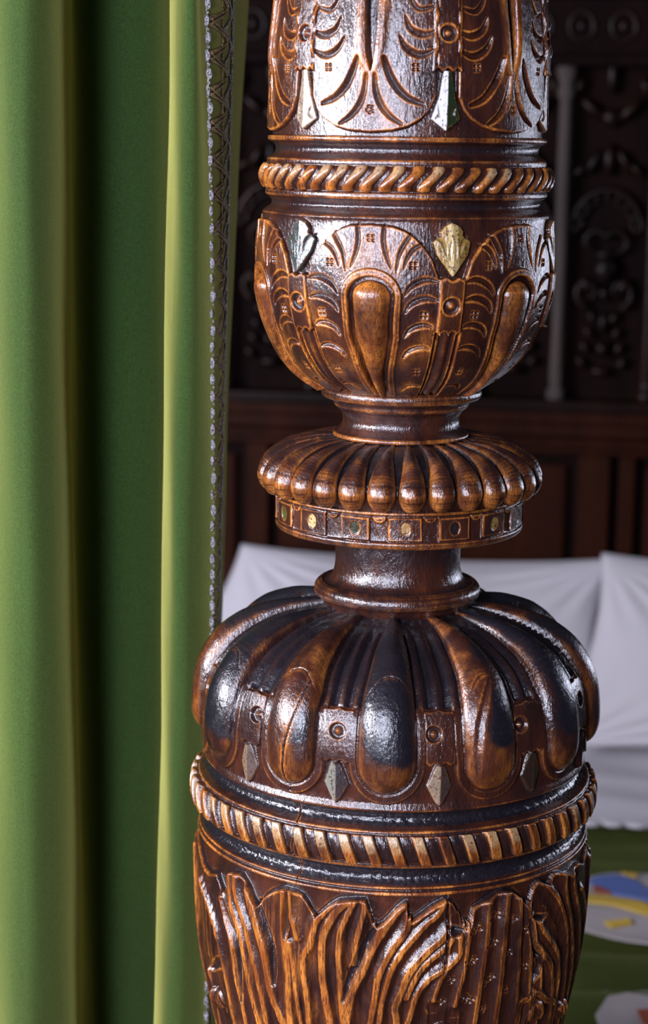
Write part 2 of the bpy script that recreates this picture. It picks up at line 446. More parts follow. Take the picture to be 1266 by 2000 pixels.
def upper_rope():
    s = Sec([(.1085, .0005), (.1125, -.0002), (.1127, -.0030), (.1108, -.0046), (.1075, -.0060), (.1058, -.0095), (.1066, -.0135), (.1100, -.0160), (.1128, -.0178),
             (.1130, -.0205), (.1125, -.0222), (.1148, -.0250), (.1160, -.0315), (.1148, -.0385), (.1125, -.0410), (.1140, -.0425), (.1142, -.0462),
             (.1105, -.0485), (.1085, -.0520), (.1092, -.0548), (.1135, -.0575), (.1162, -.0600), (.1164, -.0612)], 23)
    q, n, v, hv = rope(s, -.0222, -.0410, 7.347, .0, .70, 4.6, .0040, 0, 'bead')
    s.wear += q*(.55+.4*hv); s.paint[..., :3] = (.42, .30, .16)
    s.paint[..., 3] = np.where((q > .55) & (hv > .15), .75*ss(.7, .2, v), 0)
    m = q > .30; s.pid[m] = 100+(n[m] % 49)
    s.stain += .75*np.exp(-((s.Z+.0095)/.0028)**2)+.6*np.exp(-((s.Z+.052)/.0024)**2)
    s.build('upper_rope_moulding', {100: 'rope_twist'})
upper_rope()

# --- the cup
def cup():
    s = Sec([(.1164, -.0612), (.1158, -.0635), (.1160, -.0705), (.1168, -.0800), (.1174, -.0936), (.1165, -.1203), (.1105, -.1439), (.0995, -.1678), (.0856, -.1844),
             (.0680, -.1960), (.0600, -.2015), (.0590, -.2025)], 31)
    a = wrap(s.TH+14.6, 60); A = np.abs(a); z = s.Zj; R = s.R; x = A/K*R
    aa = np.array([0, 8, 12, 16, 20, 23, 25, 25.3]); zz = np.array([-.0650, -.0660, -.0690, -.0745, -.0825, -.0915, -.1030, -.1060])
    edge = np.interp(-z, -zz, aa); zt = np.interp(A, aa, zz)
    low = np.interp(-z, [.1455, .1700, .1900, .2010], [25.3, 25.0, 24.2, 23.5])
    edge = np.where(z > -.1060, edge, np.where(z > -.1455, 26.5, low))
    d = np.minimum((edge-A)/K*R, np.where(z > -.106, zt-z, 1)); leaf = ss(-.0002, .0013, d)
    leaf *= ss(-.2015, -.1985, z)
    s.h += .0046*leaf
    # the tongue in its hollow with a raised rim
    w0 = np.interp(-z, [.108, .117, .150, .168, .185, .198], [.0150, .0152, .0128, .0084, .0042, .0012])
    top = -.1205; yy = np.clip((z-top)/.0125, 0, 3)
    q = 1-(x/w0)**2-yy**2
    rim = 1-(x/(w0+.0035))**2-np.clip((z-top)/.0165, 0, 3)**2
    rim2 = 1-(x/(w0+.0085))**2-np.clip((z-top)/.0225, 0, 3)**2
    keep = ss(-.1995, -.196, z)
    s.h += keep*leaf*(.0014*ss(-.02, .12, rim2)-.0062*ss(-.02, .10, rim))
    s.h += keep*.0098*np.clip(q, 0, 1)**.55
    s.wear += .55*ss(.1, .6, q)+.35*ss(0, .1, rim2)*ss(.05, -.05, rim)
    tongue = q > .02
    for sg in (1, -1):
        b = a*sg
        s.cut(b, [(5.0, -.0665), (4.6, -.078), (5.6, -.088), (7.4, -.098)], .0022, .0030, .6, (.25, .05))
        s.cut(b, [(14.5, -.0730), (12.6, -.079), (10.4, -.088), (9.4, -.101)], .0022, .0030, .6, (.25, .05))
        s.cut(b, [(18.6, -.0800), (15.6, -.0835), (13.4, -.0900), (12.0, -.0980)], .0020, .0026, .6, (.25, .05))
        s.cut(b, [(12.6, -.1185), (14.5, -.1120), (18, -.1075), (21.5, -.1062), (25, -.1080)], .0027, .0032)
        s.cut(b, [(12.8, -.1315), (14.6, -.1250), (18, -.1210), (21.5, -.1200), (25, -.1220)], .0027, .0032)
        s.cut(b, [(12.8, -.1500), (14.6, -.1440), (18, -.1405), (21.5, -.1400), (24, -.1420)], .0024, .0028)
        s.cut(b, [(12.4, -.1665), (14.4, -.1610), (18, -.1578), (21.5, -.1575), (24, -.1595)], .0022, .0026)
        s.cut(b, [(12.0, -.1930), (15, -.1888), (19, -.1875), (23, -.1890)], .0018, .0022)
        s.floret(b, 15.6, -.0955, .120); s.floret(b, 20, -.1322, .117); s.floret(b, 19.2, -.1765, .095, 4, .002, .0014)
    s.floret(a, 0, -.0762, .118)
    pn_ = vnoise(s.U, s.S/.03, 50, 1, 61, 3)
    s.wear += leaf*(.42+.5*pn_)*ss(75, -30, s.TH)  # cup leaves painted more honey on the left, where the window light strikes
    # block, button, stems
    B = 30-A; xb = B/K*R; ang = wrap(s.TH+14.6-30, 60)
    zc = np.minimum(-.1050-.0010*np.cos(xb/.0098*2*math.pi)-z, z+.1460+.0010*np.cos(xb/.0098*3*math.pi))
    blk = ss(0, .0010, np.minimum(.0098-xb, zc)); blk = np.clip(blk, 0, 1)
    s.h = s.h*(1-blk)+blk*.0068
    s.button(ang, 0, -.1255, .0066)
    s.wear += .35*blk
    st = (z < -.1460)*ss(0, .0008, (30-low)/K*R*.92-xb)*ss(-.1995, -.1975, z)
    s.h += st*(.0012+.0026*np.abs(np.cos(xb/np.maximum((30-low)/K*R, 1e-4)*math.pi)))
    # painted bud above the block
    pw = np.interp(-z, [.0625, .066, .078, .088, .1005, .1045], [.0, .0062, .0150, .0125, .0035, 0])-.0030*np.exp(-((z+.0735)/.0022)**2)
    pt = ss(0, .0009, pw-xb)*(z < -.0620)*(z > -.1045)
    s.h = s.h*(1-pt)+pt*(.0058-.0022*xb/.012)
    for sg in (1, -1):
        s.cut(ang*sg, [(6.6, -.0740), (3.6, -.0785), (2.4, -.0890)], .0016, .0024, .6)
        s.cut(ang*sg, [(.8, -.0930), (1.2, -.0850), (.6, -.0760)], .0008, .0012, .6)
    i = np.floor((s.TH+14.6-30)/60+.5).astype(int) % 6
    for k in range(6):
        m = pt*(i == k)
        if k == 0: setpaint(s, m*(xb < .004), (.50, .36, .15), .95); setpaint(s, m*(xb >= .004), (.26, .16, .035), .95)
        elif k == 5: setpaint(s, m, (.035, .055, .05), .9)
        else: setpaint(s, m, (.20, .13, .06), .6)
    s.pid[tongue] = 300+(np.floor((s.TH+14.6)/60+.5).astype(int) % 6)[tongue]
    s.pid[pt > .5] = 200+i[pt > .5]; s.pid[blk > .5] = 100+i[blk > .5]
    s.build('leaf_carved_cup', {100: 'rosette_block', 200: 'painted_bud', 300: 'raised_tongue',
                                200+0: ('painted_bud', 'gilded ochre bud'), 205: ('painted_bud', 'dark green bud')})
cup()

# --- neck above the collar
def upper_neck():
    s = Sec([(.0590, -.1995), (.0640, -.2015), (.0662, -.2045), (.0664, -.2080), (.0652, -.2105), (.0595, -.2125), (.0560, -.2140), (.0560, -.2165), (.0548, -.2185), (.0505, -.2215),
             (.0484, -.2260), (.0481, -.2310), (.0496, -.2350), (.0530, -.2385), (.0562, -.2400), (.0566, -.2425), (.0535, -.2445)], 41)
    s.wear += .12
    s.build('upper_neck')
upper_neck()

# --- gadrooned collar
def collar():
    s = Sec([(.0535, -.2435), (.0600, -.2452), (.0750, -.2480), (.0880, -.2530), (.0980, -.2590), (.1050, -.2665), (.1075, -.2740), (.1065, -.2810), (.1030, -.2870), (.1015, -.2890)], 47)
    ph = (s.TH-3.1)/12.414; n = np.floor(ph+.5).astype(int); p = ph-n; z = s.Zj
    wd = np.interp(-z, [.2440, .2480, .2560, .2660, .2720, .279, .285], [.16, .26, .36, .45, .485, .485, .47])
    end = np.clip((-.2750-z)/.0128, 0, 2)
    H = np.interp(-z, [.2440, .2470, .2560, .2660, .2750], [.0010, .0035, .0075, .0100, .0118])
    sk = p-.06*ss(-.270, -.245, z)
    q = 1-(sk/wd)**2-end**2
    s.h += H*np.clip(q, 0, 1)**.5
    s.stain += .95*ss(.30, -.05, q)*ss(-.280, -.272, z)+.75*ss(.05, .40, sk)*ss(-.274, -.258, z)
    s.wear += ss(.05, .5, q)*(.22+.55*np.clip(vnoise(s.U, s.S/.01, 60, 1, 77, 3), -.35, 1))*ss(.30, -.1, sk)
    m = q > .01; s.pid[m] = 100+(n[m] % 29)
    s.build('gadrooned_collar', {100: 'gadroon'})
collar()

def drum():
    s = Sec([(.1010, -.2885), (.1022, -.2895), (.1032, -.2900), (.1034, -.2916), (.1020, -.2926), (.1012, -.2935), (.1012, -.3125), (.1026, -.3140), (.1034, -.3150), (.1034, -.3178), (.1015, -.3200), (.0900, -.3215),
             (.0700, -.3235), (.0545, -.3255), (.0530, -.3285)], 53)
    ph = (s.TH-.7)/22.5; n = np.floor(ph+.5).astype(int); p = ph-n; z = s.Zj; x = np.abs(p)*22.5/K*s.R
    hw = .0137+.0022*vnoise(n/16.0+.03, 0*p, 16, 1, 5, 1)
    b = ss(0, .0008, hw-x)*ss(-.2932, -.2938, z)*ss(-.3136, -.3128, z)
    s.h += .0024*b
    xg = .5*22.5/K*s.R-x
    c = np.hypot(xg, np.clip(-.2938-z, -9, 9)*1.2)
    s.h += .0018*ss(.0055, .0045, c)*(z < -.2932)*(1-b)
    s.wear += .18*b
    ov = ss(1.0, .9, (x/.0042)**2+((z+.3030)/.0056)**2)*b
    s.h -= .0006*ov
    cols = {0: (.36, .20, .07), 15: (.012, .030, .013), 14: (.62, .42, .16), 13: (.05, .09, .02), 1: (.010, .011, .012), 2: (.34, .22, .06)}
    for k in range(16):
        m = ov*((n % 16) == k); setpaint(s, m, cols.get(k, (.25, .16, .06)), .85)
    m = b > .5; s.pid[m] = 100+(n[m] % 16)
    s.build('dentil_band', {100: 'dentil'})
drum()

def lower_neck():
    s = Sec([(.0530, -.3240), (.0526, -.3330), (.0523, -.3480), (.0530, -.3560), (.0552, -.3625), (.0585, -.3655), (.0620, -.3665), (.0640, -.3658), (.0672, -.3672), (.0696, -.3705), (.0701, -.3745),
             (.0690, -.3775), (.0660, -.3798), (.0640, -.3830), (.0612, -.3860), (.0590, -.3890)], 59)
    s.wear += .08; s.stain += .45*ss(-.352, -.34, s.Z)+.5*np.exp(-((s.Z+.3655)/.0012)**2)  # neck darker towards its top, and along the groove
    s.build('lower_neck')
lower_neck()

# --- the lobed bulb
LC = [(-92, .5), (-62.5, 1.0), (-32, .12), (-4, .95), (25.5, .25), (54, .65), (84, .2), (114.6, .5), (145.2, .4), (175.8, .5), (206.4, .4), (237, .5)]
def bulb():
    s = Sec([(.0580, -.3840), (.0600, -.3868), (.0800, -.3898), (.1030, -.3960), (.1250, -.4065), (.1400, -.4180), (.1530, -.4360), (.1585, -.4520), (.1610, -.4700), (.1612, -.4900), (.1606, -.5080), (.1618, -.5110),
             (.1626, -.5135), (.1620, -.5150)], 67)
    z = s.Zj; R = s.R
    cs = np.array([c for c, _ in LC]); bk = np.array([b for _, b in LC])
    t = s.TH[..., None]; dd = wrap(t-cs, 360); i = np.abs(dd).argmin(-1)
    a = np.take_along_axis(dd, i[..., None], -1)[..., 0]; black = bk[i]
    x = a/K*R; X = np.abs(x); S = s.S
    sz = lambda v: s.s_of(v)
    sS = [sz(v) for v in (-.3868, -.3885, -.3960, -.4065, -.4250, -.4450, -.4620, -.4780)]
    wd = np.interp(S, sS, [.0035, .0050, .0100, .0145, .0192, .0218, .0226, .0222])
    H = np.interp(S, sS, [.0030, .0050, .0095, .0125, .0140, .0138, .0132, .0128])
    e = np.clip((S-sz(-.4770))/(sz(-.5000)-sz(-.4770)), 0, 3)
    q = 1-(X/wd)**2-e**2
    e2 = np.clip((S-sz(-.4790))/(sz(-.5085)-sz(-.4790)), 0, 3)
    q2 = 1-(X/(wd+.0070))**2-e2**2                                 # raised surround of each lobe
    # half angle to the next lobe
    nxt = np.where(a > 0, np.take(np.r_[cs[1:], cs[:1]+360], i)-np.take(cs, i), np.take(cs, i)-np.take(np.r_[cs[-1:]-360, cs[:-1]], i))
    xg = (nxt/2-np.abs(a))/K*R                                     # distance to the mid line between lobes
    blk = ss(0, .0010, np.minimum(np.minimum(z+.4770+.0012*np.cos(xg/.0105*2.6*math.pi), .0125-xg), -.4352+.0016*np.sin(np.clip(xg/.006, 0, 1)*1.57)*-1-z))
    sur = ss(-.02, .05, q2)*ss(-.425, -.445, z)
    s.h += .0030*np.maximum(sur, blk)
    hollow = ss(-.06, .02, q)
    s.h -= .0012*ss(-.16, -.02, q)*(1-hollow)*sur
    # narrow ribs and flutes above the blocks
    fl = (1-ss(-.4365, -.4345, -z*-1))*0+ss(-.4360, -.4335, z)
    gw = np.maximum(nxt/2/K*R-wd, .001)
    rr = xg/gw
    s.h += fl*(1-hollow)*(.0036*np.abs(np.cos(np.clip(rr, 0, 1.2)*math.pi*1.35))**1.2-.0030)*ss(-.388, -.394, z)
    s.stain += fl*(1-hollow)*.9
    s.h = np.maximum(s.h*(1-ss(-.02, .14, q)), np.where(q > 0, .0002+H*np.clip(q, 0, 1)**.5, s.h))
    # carved line across each lobe
    for c in (-62.5, -32, -4):
        s.cut(wrap(s.TH-c, 360), [(-6.2, -.4290), (-3.2, -.4215), (.5, -.4190), (3.6, -.4215), (6.4, -.4300)], .0008, .0007, .3)
    s.cut(wrap(s.TH, 360), [(19.4, -.4300), (22.5, -.4210), (26.5, -.4190)], .0008, .0007, .3)
    # long split down the second lobe and facet on the fourth
    s.cut(wrap(s.TH, 360), [(-27.5, -.4240), (-29.5, -.4430), (-31.2, -.4620), (-32.0, -.4850), (-31.4, -.5060)], .0007, .0026, .3)
    Dc, _ = s.dist(wrap(s.TH, 360), [(-27.5, -.4240), (-29.5, -.4430), (-31.2, -.4620), (-32.0, -.4850), (-31.4, -.5060)], .004)
    s.stain += 2.5*np.clip(1-Dc/.0010, 0, 1)
    s.cut(wrap(s.TH, 360), [(26.0, -.4210), (22.0, -.4420), (20.3, -.4650), (20.6, -.4850)], .0035, .0012, .4)
    nz = vnoise(s.U, s.S/.045, 26, 1, 91, 4); nb = vnoise(s.U, s.S/.02, 70, 1, 92, 3)
    lob = ss(0, .1, q)
    dark = np.clip(black*1.30-.25+nz*1.15-1.7*ss(-.458, -.490, z)*(1-.15*black)+.35*ss(-.43, -.40, z)-.35*ss(-.2, -.9, x/wd)*(black > .6), 0, 1)
    s.stain += lob*ss(.25, .6, dark)
    s.wear += lob*(.20+.55*np.clip(nb+.15, 0, 1)+.30*ss(-.462, -.492, z)*(1-black*.3))
    # buttons in the blocks
    mids = [(-107, 0), (-77.5, 0), (-45.2, 0), (-17.9, 0), (8.9, 0), (36.2, 0), (69, 0)]
    gid = np.zeros_like(i)
    for c, _ in mids: s.button(wrap(s.TH-c, 360), 0, -.4530, .0064)
    # pointed petal under every block
    am = wrap(s.TH-np.where(a > 0, cs[i]+nxt/2, cs[i]-nxt/2), 360); xm = am/K*R
    pw = np.interp(-z, [.4765, .481, .494, .5065, .5105], [.0034, .0056, .0104, .0036, 0])
    pt = ss(0, .0008, pw-xg)*(z < -.4770)*(z > -.5105)*(1-sur)
    s.h += pt*(.0042-.0030*xg/.010)
    gi = np.where(a > 0, i, (i-1) % 12)
    left = xm < 0
    for k, cL, cR in ((1, (.38, .27, .17), (.10, .08, .07)), (2, (.30, .32, .26), (.035, .035, .04)), (3, (.40, .30, .2), (.06, .045, .035)), (4, (.016, .020, .014), (.03, .04, .02))):
        m = pt*(gi == k); setpaint(s, m*left, tuple(.8*v_ for v_ in cL), .62); setpaint(s, m*(~left), cR, .75)
    m = pt > .5; s.pid[m] = 200+gi[m]
    m = q > .004; s.pid[m] = 100+i[m]
    nm = {100: 'lobe', 200: 'pointed_petal'}
    for k, l in ((1, 'black-stained lobe at the left'), (2, 'red-brown lobe split down its length'), (3, 'black-stained lobe in the middle'), (4, 'red-brown lobe right of the middle'), (5, 'black and brown lobe at the right')):
        nm[100+k] = ('lobe', l)
    s.paint[..., :3] = np.where(s.paint[..., 3:] > 0, s.paint[..., :3], .10)
    dn = ss(-.1, .5, vnoise(s.U, s.S/.006, 220, 1, 55, 3))*ss(-.396, -.388, s.Z)*(q < .1)*.55
    s.paint[..., 3] = np.maximum(s.paint[..., 3], dn)
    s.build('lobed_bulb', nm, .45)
bulb()

def lower_rope():
    s = Sec([(.1615, -.5125), (.1628, -.5138), (.1600, -.5152), (.1572, -.5180), (.1565, -.5215), (.1580, -.5250), (.1618, -.5272), (.1650, -.5284), (.1668, -.5296), (.1668, -.5312), (.1672, -.5330), (.1688, -.5370), (.1694, -.5430), (.1688, -.5500),
             (.1672, -.5540), (.1676, -.5552), (.1678, -.5580), (.1655, -.5598), (.1612, -.5622), (.1592, -.5665), (.1600, -.5705), (.1632, -.5738), (.1660, -.5750), (.1665, -.5760), (.1646, -.5772), (.1650, -.5784), (.1672, -.5793), (.1674, -.5812), (.1655, -.5822)], 71)
    q, n, v, hv = rope(s, -.5318, -.5550, 6.545, -.5, .42, -2.9, .0052, 0, 'strip')
    s.wear += q*(.95+.3*hv)
    s.paint[..., :3] = (.46, .32, .16); s.paint[..., 3] = np.where((q > .8) & (hv > -.25), .6*ss(.62, .25, v+.15*vnoise(s.U, s.S/.004, 300, 1, 5, 2)), 0)
    s.stain += .4*(1-q)*ss(-.530, -.533, s.Z)*ss(-.556, -.553, s.Z)  # wood between the strips darker
    s.stain += .95*ss(-.5145, -.5165, s.Z)*ss(-.5275, -.5260, s.Z)+.95*ss(-.5595, -.5612, s.Z)*ss(-.5745, -.5730, s.Z)+.5*ss(-.5765, -.577, s.Z)*ss(-.5788, -.578, s.Z)
    s.cut(wrap(s.TH, 360), [(-31.0, -.512), (-29.5, -.522), (-28.5, -.535), (-29.6, -.55), (-28.2, -.566), (-28.8, -.582)], .0007, .0022, .2)
    s.h += .00045*vnoise(s.U, s.S/.003, 320, 1, 8, 2)*(ss(-.5150, -.517, s.Z)*ss(-.528, -.526, s.Z)+ss(-.560, -.5615, s.Z)*ss(-.575, -.573, s.Z))
    m = q > .5; s.pid[m] = 100+(n[m] % 55)
    s.build('lower_rope_moulding', {100: 'rope_strip'})
lower_rope()

# carving of the lower vase: (degrees round the post, height from eye level)
TOP=[(-72.7,-0.6017),(-66.8,-0.6039),(-61.4,-0.599),(-57.0,-0.6126),(-55.7,-0.6006),(-53.3,-0.5887),(-48.8,-0.5865),(-44.7,-0.5964),(-41.6,-0.6083),(-40.2,-0.6008),(-37.1,-0.5931),(-33.0,-0.586),(-29.2,-0.5865),(-27.1,-0.5883),(-24.6,-0.595),(-22.5,-0.6042),(-21.8,-0.6018),(-18.7,-0.5931),(-16.1,-0.5881),(-11.8,-0.5859),(-8.6,-0.585),(-7.6,-0.5894),(-6.3,-0.5994),(-5.9,-0.6065),(-4.0,-0.6031),(-1.5,-0.5936),(0.9,-0.5873),(3.0,-0.5843),(3.5,-0.6007),(5.8,-0.5967),(8.9,-0.5899),(12.8,-0.5844),(15.8,-0.5893),(17.8,-0.593),(17.6,-0.5992),(18.7,-0.6119),(19.5,-0.6019),(20.6,-0.5952),(24.1,-0.5905),(27.7,-0.5861),(30.4,-0.584),(33.2,-0.5862),(36.8,-0.5948),(38.8,-0.6025),(39.9,-0.5929),(42.9,-0.5838),(47.9,-0.591),(50.0,-0.5827),(54.4,-0.5853),(57.5,-0.5905),(60.1,-0.5919)]
RIDGES=[(7,[(-18.5,-0.6914),(-19.4,-0.6717),(-20.4,-0.6457),(-20.5,-0.6301),(-19.7,-0.6162),(-18.0,-0.6051),(-16.3,-0.5962),(-13.7,-0.5891),(-12.1,-0.5867)]),
(4,[(-14.8,-0.6897),(-15.2,-0.6538),(-15.8,-0.6331),(-15.3,-0.6143),(-13.7,-0.6014),(-12.7,-0.5938),(-11.7,-0.5865)]),
(4,[(-11.3,-0.6398),(-11.0,-0.6232),(-10.1,-0.6084),(-9.1,-0.5959),(-8.9,-0.5866)]),
(9,[(-14.0,-0.6893),(-12.9,-0.6721),(-11.6,-0.6588),(-9.0,-0.6412),(-6.8,-0.6241),(-4.0,-0.6072),(-1.5,-0.5957),(0.6,-0.5883)]),
(5,[(-6.8,-0.687),(-5.9,-0.6701),(-5.0,-0.6509),(-3.2,-0.636),(-0.7,-0.6212),(1.5,-0.6109),(2.6,-0.6006),(3.0,-0.5853)]),
(4,[(-4.5,-0.6865),(-3.9,-0.6698),(-2.1,-0.6484),(0.0,-0.6336),(2.5,-0.6212),(5.3,-0.611),(8.1,-0.6021),(10.6,-0.5963),(12.5,-0.5854)]),
(4,[(3.9,-0.6017),(6.7,-0.5957),(9.9,-0.59),(12.8,-0.585)]),
(6,[(0.2,-0.686),(-0.3,-0.6747),(1.2,-0.6608),(2.8,-0.6482),(5.2,-0.6368),(8.4,-0.6258),(11.6,-0.6181),(13.5,-0.6103)]),
(4,[(2.6,-0.6661),(4.4,-0.6525),(7.2,-0.6391),(10.4,-0.6302),(13.0,-0.6246),(14.6,-0.6188)]),
(4,[(4.1,-0.6789),(4.9,-0.6673),(6.8,-0.6569),(9.3,-0.6488),(12.6,-0.6432),(15.2,-0.6377),(17.1,-0.63),(17.0,-0.6175)]),
(3,[(10.3,-0.668),(11.4,-0.6556),(13.2,-0.6413)]),
(3,[(16.5,-0.674),(18.1,-0.6513),(19.1,-0.6276),(19.6,-0.6143),(20.1,-0.6021)]),
(4,[(22.8,-0.6911),(23.5,-0.6665),(24.1,-0.6455),(24.8,-0.6249),(25.3,-0.6045),(25.6,-0.5922)]),
(5,[(29.7,-0.6954),(30.2,-0.6682),(30.4,-0.6439),(30.6,-0.6178),(30.9,-0.6003),(31.2,-0.585)]),
(3,[(36.7,-0.6859),(36.2,-0.6585),(35.5,-0.6315),(35.6,-0.6106),(35.3,-0.5938)]),
(3,[(41.3,-0.6788),(40.5,-0.6566),(39.9,-0.6348),(39.7,-0.6221),(38.6,-0.6024)]),
(2,[(46.2,-0.6833),(45.6,-0.6665),(44.3,-0.6513)]),
(5,[(53.1,-0.6951),(51.8,-0.6781),(49.5,-0.6606),(45.4,-0.648),(41.9,-0.6365),(41.1,-0.6274),(39.6,-0.6115)]),
(3,[(56.4,-0.6976),(55.1,-0.6761),(53.8,-0.6584),(49.6,-0.6434),(44.6,-0.6282),(43.2,-0.6197)]),
(4,[(62.4,-0.7069),(59.8,-0.6758),(58.6,-0.6526),(55.4,-0.6277),(51.7,-0.6093),(48.9,-0.5993),(45.1,-0.5876)]),
(4,[(66.8,-0.7065),(64.0,-0.6695),(59.5,-0.632),(55.6,-0.6066),(55.2,-0.5871)]),
(4,[(76.4,-0.7163),(72.2,-0.6793),(66.6,-0.6397),(61.2,-0.6069),(60.3,-0.5954)]),
(3,[(74.6,-0.7163),(75.7,-0.6837),(77.5,-0.6525),(67.7,-0.6138)]),
(6,[(38.1,-0.7019),(37.7,-0.6902),(39.1,-0.6846),(43.3,-0.6874),(46.5,-0.6973)]),
(6,[(44.0,-0.6824),(49.6,-0.6937),(56.5,-0.7034),(67.5,-0.728)]),
(5,[(-24.9,-0.6952),(-24.9,-0.6748),(-25.9,-0.6541),(-26.2,-0.6406),(-24.0,-0.6289),(-22.7,-0.6157),(-21.8,-0.6069),(-19.4,-0.5975),(-16.7,-0.5902)]),
(6,[(-30.9,-0.6997),(-30.6,-0.6734),(-31.1,-0.6471),(-31.7,-0.6266),(-32.0,-0.606),(-32.3,-0.5885)]),
(3,[(-27.9,-0.625),(-29.0,-0.6143),(-30.1,-0.6015),(-30.4,-0.5883)]),
(3,[(-27.3,-0.6969),(-28.3,-0.6717),(-29.2,-0.651),(-30.2,-0.6307)]),
(8,[(-35.2,-0.6925),(-36.5,-0.6835),(-37.9,-0.6632),(-38.9,-0.6481),(-40.5,-0.6325),(-42.6,-0.6144),(-44.7,-0.5974)]),
(5,[(-40.0,-0.7077),(-40.9,-0.6821),(-42.4,-0.6619),(-44.4,-0.6424),(-45.6,-0.6277),(-48.0,-0.6141),(-49.9,-0.6001),(-50.3,-0.591)]),
(5,[(-44.4,-0.6923),(-45.6,-0.6736),(-47.0,-0.6503),(-49.3,-0.6312),(-51.8,-0.6136),(-53.0,-0.5905)]),
(5,[(-49.8,-0.7003),(-50.7,-0.6811),(-52.1,-0.6544),(-54.0,-0.636),(-56.8,-0.6155)]),
(3,[(-67.9,-0.7356),(-68.3,-0.7076),(-70.4,-0.6945)]),
(4,[(-56.4,-0.7101),(-57.0,-0.6826),(-60.5,-0.6486),(-66.8,-0.6286),(-73.5,-0.6157)])]
GROOVES=[(5,[(-41.1,-0.6047),(-39.1,-0.6219),(-37.1,-0.6412),(-35.9,-0.6712)]),
(5,[(-6.4,-0.6096),(-8.4,-0.6245),(-11.6,-0.6472),(-14.4,-0.6716)]),
(4,[(-56.1,-0.6169),(-53.4,-0.6354),(-50.4,-0.6537),(-49.7,-0.6991)]),
(3,[(-31.3,-0.5879),(-31.3,-0.6107),(-31.5,-0.6275)]),
(5,[(13.8,-0.6093),(15.9,-0.612),(17.5,-0.6115)]),
(3,[(40.1,-0.6118),(44.2,-0.6173),(46.8,-0.6175)]),
(4,[(39.2,-0.6133),(41.4,-0.6382),(44.8,-0.6561),(41.4,-0.6833)]),
(2,[(13.4,-0.581),(13.6,-0.6052),(13.4,-0.6309),(12.7,-0.6474)]),
(5,[(-68.4,-0.6909),(-60.4,-0.6767),(-58.5,-0.69)])]
PITS=[(22.5,-0.6114),(20.6,-0.6137),(28.3,-0.6029),(26.6,-0.6052),(27.8,-0.6255),(26.0,-0.6287),(33.6,-0.6093),(32.9,-0.6371),(38.3,-0.621),(38.7,-0.653),(21.4,-0.6379),(27.4,-0.6558),(25.6,-0.659),(19.9,-0.6701),(21.3,-0.6718),(32.8,-0.671),(25.7,-0.6837),(42.3,-0.6474),(15.1,-0.6534),(12.7,-0.6707),(19.4,-0.6391),(19.7,-0.6711)]

